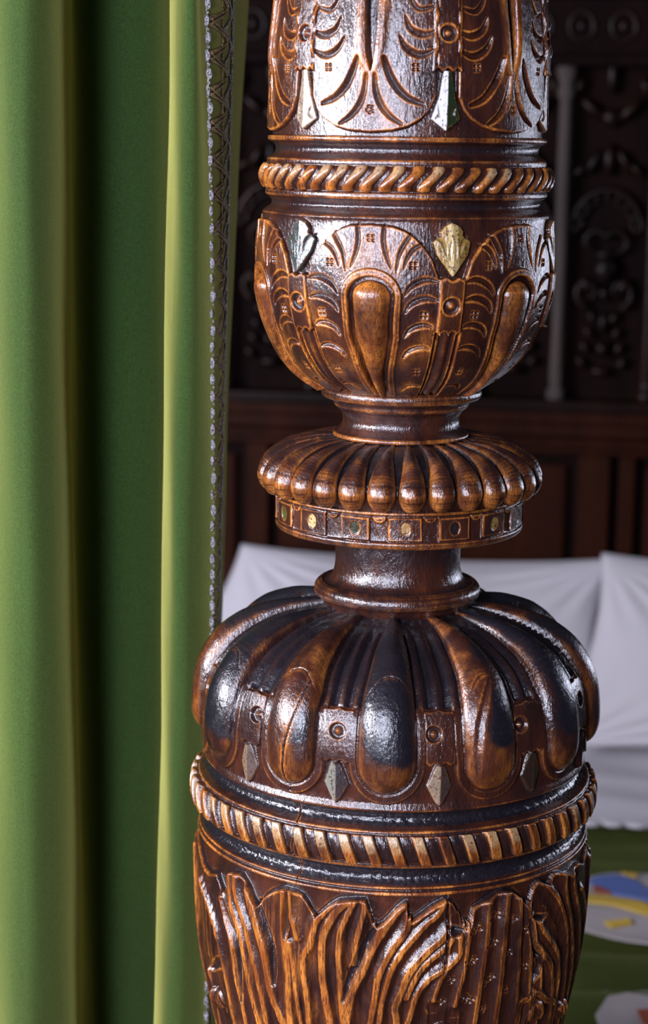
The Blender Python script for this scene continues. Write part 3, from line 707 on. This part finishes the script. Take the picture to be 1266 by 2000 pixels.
def vase():
    s = Sec([(.1655, -.5818), (.1640, -.5828), (.1642, -.6100), (.1632, -.6434), (.1600, -.6833), (.1500, -.7351), (.1455, -.7573), (.1250, -.8400), (.1180, -.8600)], 83, .0006)
    ang = wrap(s.TH, 180); z = s.Zj
    tp = sorted([(-90, -.588), (-80, -.592)]+TOP+[(66, -.589), (72, -.596), (78, -.586), (84, -.598), (90, -.588)])
    ta = np.array([p[0] for p in tp]); tz = np.array([p[1] for p in tp])
    zt = np.interp(ang, ta, tz)
    d = np.minimum(zt-z, np.minimum(np.interp(ang-1.0, ta, tz), np.interp(ang+1.0, ta, tz))-z+.0032)
    leaf = ss(-.0004, .0016, d)
    # above the leaf tips a sunk ground, dished towards the leaf
    D = np.full(s.R.shape, 9.0); W = np.ones(s.R.shape)
    extra = [(4, [(-86, -.600), (-85, -.64), (-82, -.70), (-80, -.76)]), (4, [(86, -.600), (86, -.64), (85, -.70), (84, -.76)]), (4, [(80, -.60), (80.5, -.65), (80, -.70), (79, -.76)])]
    for w_, pts in RIDGES+extra:
        pts = list(pts)
        if pts[0][1] < -.675:                                      # carry the rib on down the vase
            (a0, z0), (a1, z1) = pts[0], pts[1]
            k = (a0-a1)/max(z1-z0, .004); k = max(-120, min(120, k))
            pts = [(a0+k*.05*.6, z0-.05), (a0+k*.02, z0-.02)]+pts
            pts = [(pts[0][0]+k*.01, -.84)]+pts
        dd, _ = s.dist(ang, pts, .012)
        wm = w_*.00032+.0001
        e = dd-wm
        m = e < D; D[m] = e[m]; W[m] = wm
    s.h += leaf*(.0030+.0042*np.exp(-(np.clip(D, 0, 1)/.0034)**1.3)+.0010*ss(.006, .014, D))
    top = ss(.0009, -.0006, D)*leaf
    nb = vnoise(s.U, s.S/.03, 150, 1, 13, 3)
    s.wear += top*(1.15+1.1*nb)*ss(60, -35, s.TH)+top*(.5+.5*nb)+leaf*.30*ss(.004, 0, D)*ss(10, -30, s.TH)+leaf*np.clip(.25+.75*vnoise(s.U, s.S/.05, 300, 1, 33, 2), 0, 1)*(.10+.75*ss(15, -35, s.TH))  # streaky wear, boosted on the left half as painted-in window light
    # grain-following gouge marks
    s.h += leaf*.0006*vnoise(s.U, s.S/.06, 420, 1, 21, 2)
    for w_, pts in GROOVES:
        dd, T = s.dist(ang, pts, .012); wm = w_*.00100
        wm = wm*(.35+.65*np.sin(np.pi*np.clip(T*.9+.08, 0, 1)))
        s.h -= .0046*np.clip(1-dd/wm, 0, 1)**.8*(wm/wm.max()); s.stain += .8*np.clip(1.2-dd/wm, 0, 1)  # grooves darkened along their length
    for a0, z0 in PITS:
        for k in range(3):
            t = k*2.1+a0; s.pit(ang, a0+.75*math.cos(t), z0+.0021*math.sin(t), .0017, .0012)
    edge = np.exp(-(np.clip(-d, 0, 1)/.0022)**2)*(1-leaf)
    s.stain += .8*edge; s.h -= .0012*edge  # ground darker close to the leaf outline
    # scrolling leaf tips near the bottom of the view
    for a0, z0, r in ((45, -.700, .010), (62, -.716, .010), (13, -.698, .009), (-66, -.715, .010)):
        dd, _ = s.dist(ang, [(a0-.1, z0), (a0+.1, z0)], r*1.5)
        s.h += .0050*np.clip(1-(dd/r)**2, 0, 1)**.6
        for k in range(3):
            s.cut(ang, [(a0-2+k*2, z0+.006), (a0-1.2+k*2.2, z0-.002), (a0-1+k*2.6, z0-.010)], .0014, .0018)
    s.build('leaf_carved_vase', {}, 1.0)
vase()

# the turned lengths above and below what the picture shows
bm = bmesh.new(); lathe(bm, [(.0985, EYE+.134), (.094, EYE+.20), (.085, EYE+.32), (.078, EYE+.45), (.080, EYE+.60), (.083, EYE+.64), (.083, EYE+.70), (.05, EYE+.72)], 72)
o = bm_obj('upper_pole', bm, OAK, post)
bm = bmesh.new(); lathe(bm, [(.118, EYE-.858), (.110, .775), (.108, .76), (.122, .75), (.124, .725), (.110, .71), (.118, .68), (.160, .66), (.165, .64), (.160, .62), (.14, .60)], 72)
bm_obj('turned_foot', bm, OAK, post)
bm = bmesh.new(); box(bm, -.15, .15, -.15, .15, 0, .60); bm_obj('plinth', bm, OAK, post, smooth=False, bevel=.006)

# ------------------------------------------------------------------ the velvet curtain
CUR = [(1.74,[(-0.3543,1.757),(-0.3654,1.308),(-0.3776,0.811)]),(1.67,[(-0.3017,1.753),(-0.3081,1.322),(-0.3152,0.846)]),(1.615,[(-0.267,1.75),(-0.2719,1.334),(-0.2774,0.873)]),(1.6,[(-0.2461,1.75),(-0.2501,1.337),(-0.2545,0.88)]),(1.607,[(-0.2308,1.75),(-0.2331,1.336),(-0.2352,0.877)]),(1.625,[(-0.2205,1.751),(-0.2209,1.332),(-0.219,0.869)]),(1.655,[(-0.2187,1.753),(-0.2188,1.327),(-0.216,0.854)]),(1.69,[(-0.2242,1.756),(-0.2243,1.32),(-0.222,0.838)]),(1.722,[(-0.2231,1.758),(-0.223,1.314),(-0.2204,0.822)]),(1.74,[(-0.2077,1.759),(-0.209,1.31),(-0.2104,0.814)]),(1.742,[(-0.1813,1.76),(-0.1835,1.31),(-0.1861,0.813)]),(1.75,[(-0.1553,1.76),(-0.1562,1.309),(-0.1573,0.81)]),(1.77,[(-0.1345,1.762),(-0.1366,1.306),(-0.1416,0.8)]),(1.755,[(-0.1306,1.761),(-0.1341,1.309),(-0.1404,0.808)]),(1.725,[(-0.1363,1.759),(-0.141,1.314),(-0.1501,0.822)]),(1.7,[(-0.1348,1.758),(-0.1404,1.319),(-0.1494,0.834)]),(1.665,[(-0.1273,1.755),(-0.1326,1.326),(-0.1412,0.851)]),(1.65,[(-0.1186,1.755),(-0.1243,1.329),(-0.1315,0.858)]),(1.652,[(-0.1112,1.755),(-0.1129,1.329),(-0.1205,0.857)]),(1.67,[(-0.1056,1.756),(-0.0989,1.325),(-0.1029,0.849)]),(1.7,[(-0.0966,1.758),(-0.0971,1.32),(-0.1033,0.835)]),(1.74,[(-0.0878,1.761),(-0.0965,1.312),(-0.1048,0.815)]),(1.8,[(-0.0798,1.765),(-0.097,1.3),(-0.1079,0.787)]),(1.9,[(-0.0823,1.771),(-0.1013,1.281),(-0.1149,0.739)]),(1.98,[(-0.0898,1.776),(-0.1104,1.265),(-0.1248,0.7)])]
CY = np.array([c[0] for c in CUR]); n_c = len(CUR)
def cat(P, t):
    i = int(min(max(math.floor(t), 0), len(P)-2)); f = t-i
    p0 = P[max(i-1, 0)]; p1 = P[i]; p2 = P[i+1]; p3 = P[min(i+2, len(P)-1)]
    return .5*((2*p1)+(-p0+p2)*f+(2*p0-5*p1+4*p2-p3)*f*f+(-p0+3*p1-3*p2+p3)*f**3)
def cur_section(z):
    out = []
    for Y, r in CUR:
        (x0, z0), (x1, z1), (x2, z2) = r
        q = (z0-z)/(z0-z1) if z > z1 else 1+(z1-z)/(z1-z2)
        q = min(max(q, -.6), 2.6)
        x = x0*(q-1)*(q-2)/2-x1*q*(q-2)+x2*q*(q-1)/2 if 0 <= q <= 2 else (x0+(x1-x0)*q*1.0 if q < 0 else x2+(x2-x1)*(q-2))
        out.append((x, Y))
    return out
cur = empty('curtain', (-.2, 1.8, 0.02), label='green velvet bed curtain in heavy folds with silver and gold braid down its edge', cat='curtain')
zs = np.concatenate([np.linspace(2.45, 1.85, 14), np.linspace(1.83, .78, 220), np.linspace(.76, .02, 14)])
ts = np.linspace(0, n_c-1, 620)
V = []
ph = rs.rand(6)*6
for z in zs:
    sec = [Vector((x, y)) for x, y in cur_section(z)]
    for t in ts:
        p = cat(sec, t)
        wob = .0010*math.sin(z*9+ph[0]+t*.7)+.0005*math.sin(z*23+ph[1]+t*1.9)
        V.append((p.x+wob+.2, p.y+wob*.7-1.8, z-.02))
nR, nT = len(zs), len(ts)
idx = np.arange(nR*nT).reshape(nR, nT)
Fq = np.stack([idx[:-1, :-1], idx[1:, :-1], idx[1:, 1:], idx[:-1, 1:]], -1).reshape(-1, 4)
vel = np_mesh('velvet_drape', np.array(V), Fq, VELVET, cur)
sd = vel.modifiers.new('thick', 'SOLIDIFY'); sd.thickness = .0025; sd.offset = 1

def cur_pt(t, z, off):
    sec = [Vector((x, y)) for x, y in cur_section(z)]
    p = cat(sec, t); q = cat(sec, t+.05); d = (q-p); nrm = Vector((d.y, -d.x)).normalized()
    p = p+nrm*off
    return Vector((p.x+.2, p.y-1.8, z-.02))
bmS = bmesh.new(); bmG = bmesh.new(); bmD = bmesh.new()
z = 1.80; k = 0; pitch = .0143
bead = []
while z > .80:
    c = cur_pt(18.85, z, .0030+.0004*math.sin(k*2.3))
    c.x += .0009*math.sin(k*2.9)
    blob(bmS, c, (.0026, .0022, .0050), Matrix.Rotation(.10*math.sin(k*1.7), 3, 'Y'), 12)
    c2 = cur_pt(18.98, z-pitch/2, .0026); blob(bmS, c2, (.0012, .0012, .0014), None, 8)
    bead.append(z); z -= pitch*(1+.03*math.sin(k*1.3)); k += 1
tube(bmS, [cur_pt(18.92, z_, .0022) for z_ in np.linspace(1.8, .8, 160)], .0007, 6)
for i in range(0, len(bead)-2, 2):
    za, zb = bead[i], bead[i+2]
    for st in range(5):
        o_ = (st-2)*.0011
        P = []
        for j in range(9):
            f = j/8; u = 18.95+1.55*math.sin(math.pi*f)**.8
            P.append(cur_pt(u, za+(zb-za)*f+o_*1.3*(1-.5*math.sin(math.pi*f)), .0028+.0012*math.sin(st*2+j)))
        tube(bmG, P, .00080, 5)
    P = [cur_pt(20.2+.6*math.sin(math.pi*j/8), (za+zb)/2+.010-(zb-za)*-.0+(-.030)*j/8, .0035) for j in range(9)]
    tube(bmD, P, .0011, 6)
for kk in range(2):
    tube(bmG, [cur_pt(20.15+.05*math.sin(z_*500+kk*3.14), z_, .0030) for z_ in np.linspace(1.8, .8, 420)], .0006, 5)
    tube(bmD, [cur_pt(20.95+.06*math.sin(z_*420+kk*3.14), z_, .0030) for z_ in np.linspace(1.8, .8, 420)], .0009, 5)
a_ = bm_obj('silver_braid', bmS, SILVER, cur); a_['label'] = 'silver beaded cord along the curtain edge'
b_ = bm_obj('gold_braid', bmG, GOLDT, cur); b_['label'] = 'dull gold zigzag lacing beside the silver cord'
bm_obj('dark_cord', bmD, DARKT, cur)

# ------------------------------------------------------------------ the bed, headboard local frame
RZ = -math.radians(8); H0 = (0.2, 3.65)
def world(x, y):
    c, s_ = math.cos(RZ), math.sin(RZ); return (H0[0]+x*c-y*s_, H0[1]+x*s_+y*c)
hb = empty('headboard', (H0[0], H0[1], 0), RZ, label='dark carved oak headboard with colonnettes and panels behind the pillows', cat='headboard')
XL, XR = -.80, 1.15
bm = bmesh.new(); box(bm, XL, XR, .03, .08, 0, 2.15); bm_obj('backboard', bm, HBB, hb, smooth=False)
bm = bmesh.new(); box(bm, XL, XR, -.030, .03, 1.150, 1.172); box(bm, XL, XR, -.045, .03, 1.158, 1.166)
bm_obj('ledge', bm, HB, hb, smooth=False, bevel=.004)
bm = bmesh.new()
for x0, x1, y0, z0, z1 in ((XL, XR, -.022, 1.128, 1.150), (XL, XR, -.010, 1.100, 1.128), (XL, XR, -.020, 1.084, 1.100), (XL, XR, .004, 1.066, 1.084)): box(bm, x0, x1, y0, .03, z0, z1)
bm_obj('moulded_rail', bm, HBM, hb, smooth=False, bevel=.005)
for xc, wd_ in ((-.62, .05), (-.335, .045), (-.02, .05), (.31, .06), (.372, .030), (.66, .05), (.98, .05)):
    bm = bmesh.new(); box(bm, xc-wd_/2, xc+wd_/2, .006, .03, .60, 1.066); bm_obj('stile', bm, HBM, hb, smooth=False, bevel=.004)
for xa, xb in ((-.595, -.3575), (-.3125, -.045), (.005, .28), (.387, .635), (.685, .955)):
    bm = bmesh.new(); box(bm, xa+.02, xb-.02, .016, .03, .64, 1.045); bm_obj('lower_panel', bm, HBM, hb, smooth=False, bevel=.006)
colx = (-.397, -.231, -.065, .065, .231, .397, .563, .73)
prof = [(.014, 1.172), (.016, 1.176), (.016, 1.19), (.010, 1.195), (.012, 1.21), (.0095, 1.30), (.011, 1.45), (.0115, 1.60), (.010, 1.72), (.014, 1.725), (.015, 1.74), (.011, 1.745), (.017, 1.765), (.018, 1.78)]
for x in colx:
    bm = bmesh.new(); lathe(bm, [(r, z) for r, z in prof], 20, x, -.004)
    bm_obj('colonnette', bm, COLM if x == .231 else HB, hb)  # only the colonnette that catches the light gets the painted-bright copy
for x in (-.314, -.148, 0.0, .148, .314, .48, .646):
    bm = bmesh.new()
    tube(bm, [(x+.066*math.cos(t), .018, 1.475+.085*math.sin(t)) for t in np.linspace(0, math.pi, 20)], .008, 8)
    tube(bm, [(x+.050*math.cos(t), .020, 1.475+.066*math.sin(t)) for t in np.linspace(0, math.pi, 20)], .004, 8)
    for t in np.linspace(.15, math.pi-.15, 9): blob(bm, (x+.058*math.cos(t), .012, 1.475+.075*math.sin(t)), (.006, .006, .008), None, 10)
    bm_obj('carved_arch', bm, HB, hb)
    bm = bmesh.new()                                               # grotesque mask with scrolls and drop
    blob(bm, (x, .012, 1.415), (.024, .020, .030)); blob(bm, (x, -.006, 1.408), (.006, .008, .010), None, 10)
    for sg in (-1, 1):
        blob(bm, (x+sg*.010, -.002, 1.422), (.006, .006, .004), None, 10)
        tube(bm, [(x+sg*(.030+.020*math.cos(t)*(1-t/9)), .010, 1.372+.024*math.sin(t)*(1-t/9)) for t in np.linspace(-1.5, 5.5, 26)], [.007-.0045*k_/25 for k_ in range(26)], 8)
        tube(bm, [(x+sg*(.018+.020*math.sin(t)), .008, 1.465+.020*math.cos(t)) for t in np.linspace(-1.2, 4.2, 20)], [.007-.004*k_/19 for k_ in range(20)], 8)
        blob(bm, (x+sg*.034, .010, 1.385), (.010, .010, .018), Matrix.Rotation(sg*.5, 3, 'Y'), 12)
        for j in range(4): blob(bm, (x+sg*(.020+.006*j), .014, 1.325-.028*j), (.009, .008, .013), Matrix.Rotation(sg*.6, 3, 'Y'), 10)
    blob(bm, (x, .010, 1.442), (.020, .012, .010))
    blob(bm, (x, .010, 1.370), (.012, .012, .014)); blob(bm, (x, .010, 1.268), (.013, .013, .016)); blob(bm, (x, .012, 1.315), (.009, .010, .022))
    blob(bm, (x, .012, 1.225), (.020, .010, .010))
    bm_obj('carved_mask', bm, HB, hb)
    bm = bmesh.new()                                               # leafy cresting above the arch
    for k_, (dx, dz, sx, sz, r_) in enumerate(((0, 0, .012, .030, 0), (-.028, -.004, .010, .026, .5), (.028, -.004, .010, .026, -.5), (-.052, -.020, .008, .020, .9), (.052, -.020, .008, .020, -.9), (0, .075, .018, .018, 0), (-.035, .09, .011, .028, -.8), (.035, .09, .011, .028, .8), (-.06, .13, .01, .02, .3), (.06, .13, .01, .02, -.3), (0, .15, .012, .034, 0))):
        blob(bm, (x+dx, .014, 1.615+dz), (sx, .013, sz), Matrix.Rotation(r_, 3, 'Y'), 12)
    bm_obj('leaf_cresting', bm, HB, hb)
bm = bmesh.new(); box(bm, XL, XR, -.03, .03, 1.78, 1.80); box(bm, XL, XR, -.015, .03, 1.80, 1.90); box(bm, XL, XR, -.04, .03, 1.90, 1.925)
bm_obj('upper_cornice', bm, HBB, hb, smooth=False, bevel=.005)
for x in np.arange(-.72, 1.1, .075):
    bm = bmesh.new(); tube(bm, [(x+.022*math.cos(t), -.016, 1.85+.026*math.sin(t)) for t in np.linspace(0, 6.28, 18)[:-1]], .005, 8, True)
    blob(bm, (x, -.018, 1.85), (.010, .008, .012), None, 12); bm_obj('frieze_rosette', bm, HB, hb)

# bed base and mattress
bed = empty('bed_base', (*world(.175, -.85), 0), RZ, label='plain bed base and mattress hidden beneath the green coverlet', cat='bed base')
bm = bmesh.new(); box(bm, -.80, .80, -.70, .82, .0, .34); bm_obj('box_base', bm, HB, bed, smooth=False, bevel=.01)
bm = bmesh.new(); box(bm, -.82, .82, -.72, .83, .341, .535); bm_obj('mattress', bm, LINEN, bed, smooth=True, bevel=.04)

def grid_obj(name, xs, ys, fn, mat, parent=None, thick=.004, loc=None):
    V = np.array([fn(x, y) for y in ys for x in xs]); nx = len(xs); ny = len(ys)
    idx = np.arange(nx*ny).reshape(ny, nx)
    Fq = np.stack([idx[:-1, :-1], idx[:-1, 1:], idx[1:, 1:], idx[1:, :-1]], -1).reshape(-1, 4)
    o = np_mesh(name, V, Fq, mat, parent); s_ = o.modifiers.new('thick', 'SOLIDIFY'); s_.thickness = thick; s_.offset = 1
    if parent is None: o.location = (H0[0], H0[1], 0); o.rotation_euler = (0, 0, RZ)
    return o
def covz(x, y):
    z = .548
    z += .006*math.sin(y*21+x*5)+.004*math.sin(y*47-x*9+1)+.008*math.exp(-((y+1.13-.12*(x-.35))/.035)**2)-.016*math.exp(-((y+1.19-.10*(x-.35))/.022)**2)
    z += .006*math.exp(-((y+.78-.05*x)/.03)**2)-.008*math.exp(-((y+.74-.05*x)/.02)**2)
    e = max(0, -1.56-y)*1.0; ex = max(0, abs(x-.175)-.80)
    drop = min(.45, 9*e*e/.06+e*3 if e > 0 else 0)+min(.45, ex*8)
    return z-drop
def cov(x, y):
    yy = y if y > -1.58 else -1.58-(-1.58-y)*.12
    xx = x if abs(x-.175) < .82 else .175+math.copysign(.82+(abs(x-.175)-.82)*.1, x-.175)
    return (xx, yy, max(.12, .548 if False else covz(x, y)))
cvr = empty('coverlet', (H0[0], H0[1], 0), RZ, label='dark green velvet coverlet with a cream, blue and yellow embroidered motif on the bed', cat='coverlet')
grid_obj('velvet_cloth', np.linspace(-.72, 1.07, 150), np.linspace(-.52, -1.68, 130), cov, COVER, cvr, .006)
def sheetz(x, y):
    return covz(x, y)*0+.5565+.030*ss(-.42, -.22, np.array(y)).item()+.0035*math.sin(x*17+y*8)+.003*math.sin(y*52+x*6)+.004*math.exp(-((y+.40-.03*x)/.02)**2)
sh = empty('turned_down_sheet', (H0[0], H0[1], 0), RZ, label='white linen sheet turned down over the green coverlet below the pillows', cat='sheet')
def shf(x, y):
    xx = x if abs(x-.175) < .83 else .175+math.copysign(.83+(abs(x-.175)-.83)*.1, x-.175)
    return (xx, y, sheetz(x, y)-min(.40, max(0, abs(x-.175)-.81)*9)+.006)
grid_obj('linen', np.linspace(-.74, 1.09, 160), np.linspace(-.02, -.622, 90), shf, LINEN, sh, .006)
bm = bmesh.new()
for k_ in range(44):
    x = -.64+k_*.0372
    tube(bm, [(x+.0186*math.cos(t), -.620-.022*math.sin(t), sheetz(x, -.62)+.010) for t in np.linspace(0, math.pi, 9)], .0035, 6)
    tube(bm, [(x+.010*math.cos(t), -.621-.012*math.sin(t), sheetz(x, -.62)+.010) for t in np.linspace(0, math.pi, 7)], .003, 6)
    blob(bm, (x, -.626, sheetz(x, -.62)+.008), (.008, .006, .003), None, 8)
bm_obj('lace_edging', bm, LINEN, sh)

def pillow(name, TL, TR, BL, BR, yb, yt, T, seed, label):
    n = 90; u = np.linspace(-1, 1, n); Uu, Vv = np.meshgrid(u, u)
    cen = np.array([(TL[0]+TR[0]+BL[0]+BR[0])/4, (yb+yt)/2, (TL[1]+BL[1])/2])
    def side(sg):
        a = (Uu+1)/2; b = (Vv+1)/2
        # edges bow inwards between the corners
        bx = .030*(1-Vv**2)*np.sign(Uu)*np.abs(Uu)**3; bz = .018*(1-Uu**2)*np.sign(Vv)*np.abs(Vv)**3
        X = (BL[0]*(1-a)+BR[0]*a)*(1-b)+(TL[0]*(1-a)+TR[0]*a)*b-bx
        Z = (BL[1]*(1-a)+BR[1]*a)*(1-b)+(TL[1]*(1-a)+TR[1]*a)*b-bz
        puff = ((1-Uu**2)*(1-Vv**2))**.42
        wr = 0
        for cx, cy in ((-1, 1), (1, 1), (-1, -1), (1, -1)):
            an = np.arctan2(Vv-cy, Uu-cx); rr_ = np.hypot(Uu-cx, Vv-cy)
            wr = wr+np.sin(an*22+seed+cx*2)*np.exp(-((rr_-.35)/.32)**2)*.0075
        wr = wr+.004*np.sin(Uu*5+Vv*3+seed)
        Y = yb*(1-b)+yt*b-sg*(T*puff+wr*puff)
        return np.stack([X, Y, Z], -1).reshape(-1, 3)
    A = side(1); B = side(-1); idx = np.arange(n*n).reshape(n, n)
    f = np.stack([idx[:-1, :-1], idx[:-1, 1:], idx[1:, 1:], idx[1:, :-1]], -1).reshape(-1, 4)
    V = np.concatenate([A, B])-cen; Fq = np.concatenate([f, f[:, ::-1]+n*n])
    # weld the two sides along the seam
    me_o = np_mesh(name, V, Fq, LINEN)
    bm = bmesh.new(); bm.from_mesh(me_o.data); bmesh.ops.remove_doubles(bm, verts=bm.verts[:], dist=.0006)
    bmesh.ops.recalc_face_normals(bm, faces=bm.faces[:]); bm.to_mesh(me_o.data); bm.free()
    wx, wy = world(cen[0], cen[1]); me_o.location = (wx, wy, cen[2]); me_o.rotation_euler = (0, 0, RZ)
    for p in me_o.data.polygons: p.use_smooth = True
    return tag(me_o, label, 'pillow', 'white pillows against the headboard')
pillow('pillow', (-.345, .890), (.350, .893), (-.52, .612), (.360, .612), -.235, -.10, .070, 1, 'white linen pillow standing behind the bedpost, left of the other pillow')
pillow('pillow', (.328, .925), (.98, .920), (.245, .612), (.98, .612), -.375, -.20, .090, 4, 'white linen pillow at the right edge, with creases gathered at its corner')

# embroidered panel lying on the coverlet
pn = cvr
def patch(name, pts, mat, dz, th=.003):
    bm = bmesh.new(); vs = [bm.verts.new((x, y, 0)) for x, y in pts]; f = bm.faces.new(vs)
    bmesh.ops.triangulate(bm, faces=[f]); bmesh.ops.subdivide_edges(bm, edges=bm.edges[:], cuts=9, use_grid_fill=True)
    for v in bm.verts: v.co.z = covz(v.co.x, v.co.y)+dz+.006
    if sum(f.normal.z for f in bm.faces) < 0: bmesh.ops.reverse_faces(bm, faces=bm.faces[:])
    me = bpy.data.meshes.new(name); bm.to_mesh(me); bm.free(); me.materials.append(mat)
    o = link(bpy.data.objects.new(name, me), pn); s_ = o.modifiers.new('t', 'SOLIDIFY'); s_.thickness = th; s_.offset = 1
    return o
g1 = patch('embroidered_panel', [(.10, -1.00), (.15, -.93), (.30, -.90), (.36, -.85), (.44, -.82), (.60, -.80), (.75, -.86), (.78, -1.00), (.62, -1.10), (.42, -1.075), (.30, -1.03), (.18, -1.03)], CREAM, .010)
g1['label'] = 'cream embroidered panel with blue and yellow motif'; pn = g1
patch('blue_motif', [(.322, -.895), (.345, -.875), (.375, -.865), (.392, -.875), (.43, -.925), (.46, -.99), (.40, -.945), (.36, -.925)], BLUE, .0135)
patch('yellow_motif', [(.322, -.935), (.35, -.938), (.40, -.962), (.44, -1.005), (.40, -.995), (.36, -.975), (.325, -.965)], YEL, .0135)
patch('rust_motif', [(.334, -.905), (.352, -.915), (.36, -.927), (.335, -.925)], REDT, .0140)
patch('yellow_motif', [(.350, -1.020), (.385, -1.010), (.39, -1.020), (.36, -1.032)], YEL, .0135)
patch('yellow_motif', [(.375, -.852), (.40, -.850), (.395, -.866), (.38, -.866)], YEL, .0135)
pn = cvr
g2 = patch('embroidered_corner', [(.34, -1.31), (.355, -1.275), (.38, -1.265), (.46, -1.275), (.56, -1.33), (.52, -1.42), (.36, -1.40)], CREAM, .010)
pn = g2
patch('rust_motif', [(.392, -1.30), (.42, -1.295), (.42, -1.33), (.40, -1.33)], REDT, .0135)
print('BUILD OK')
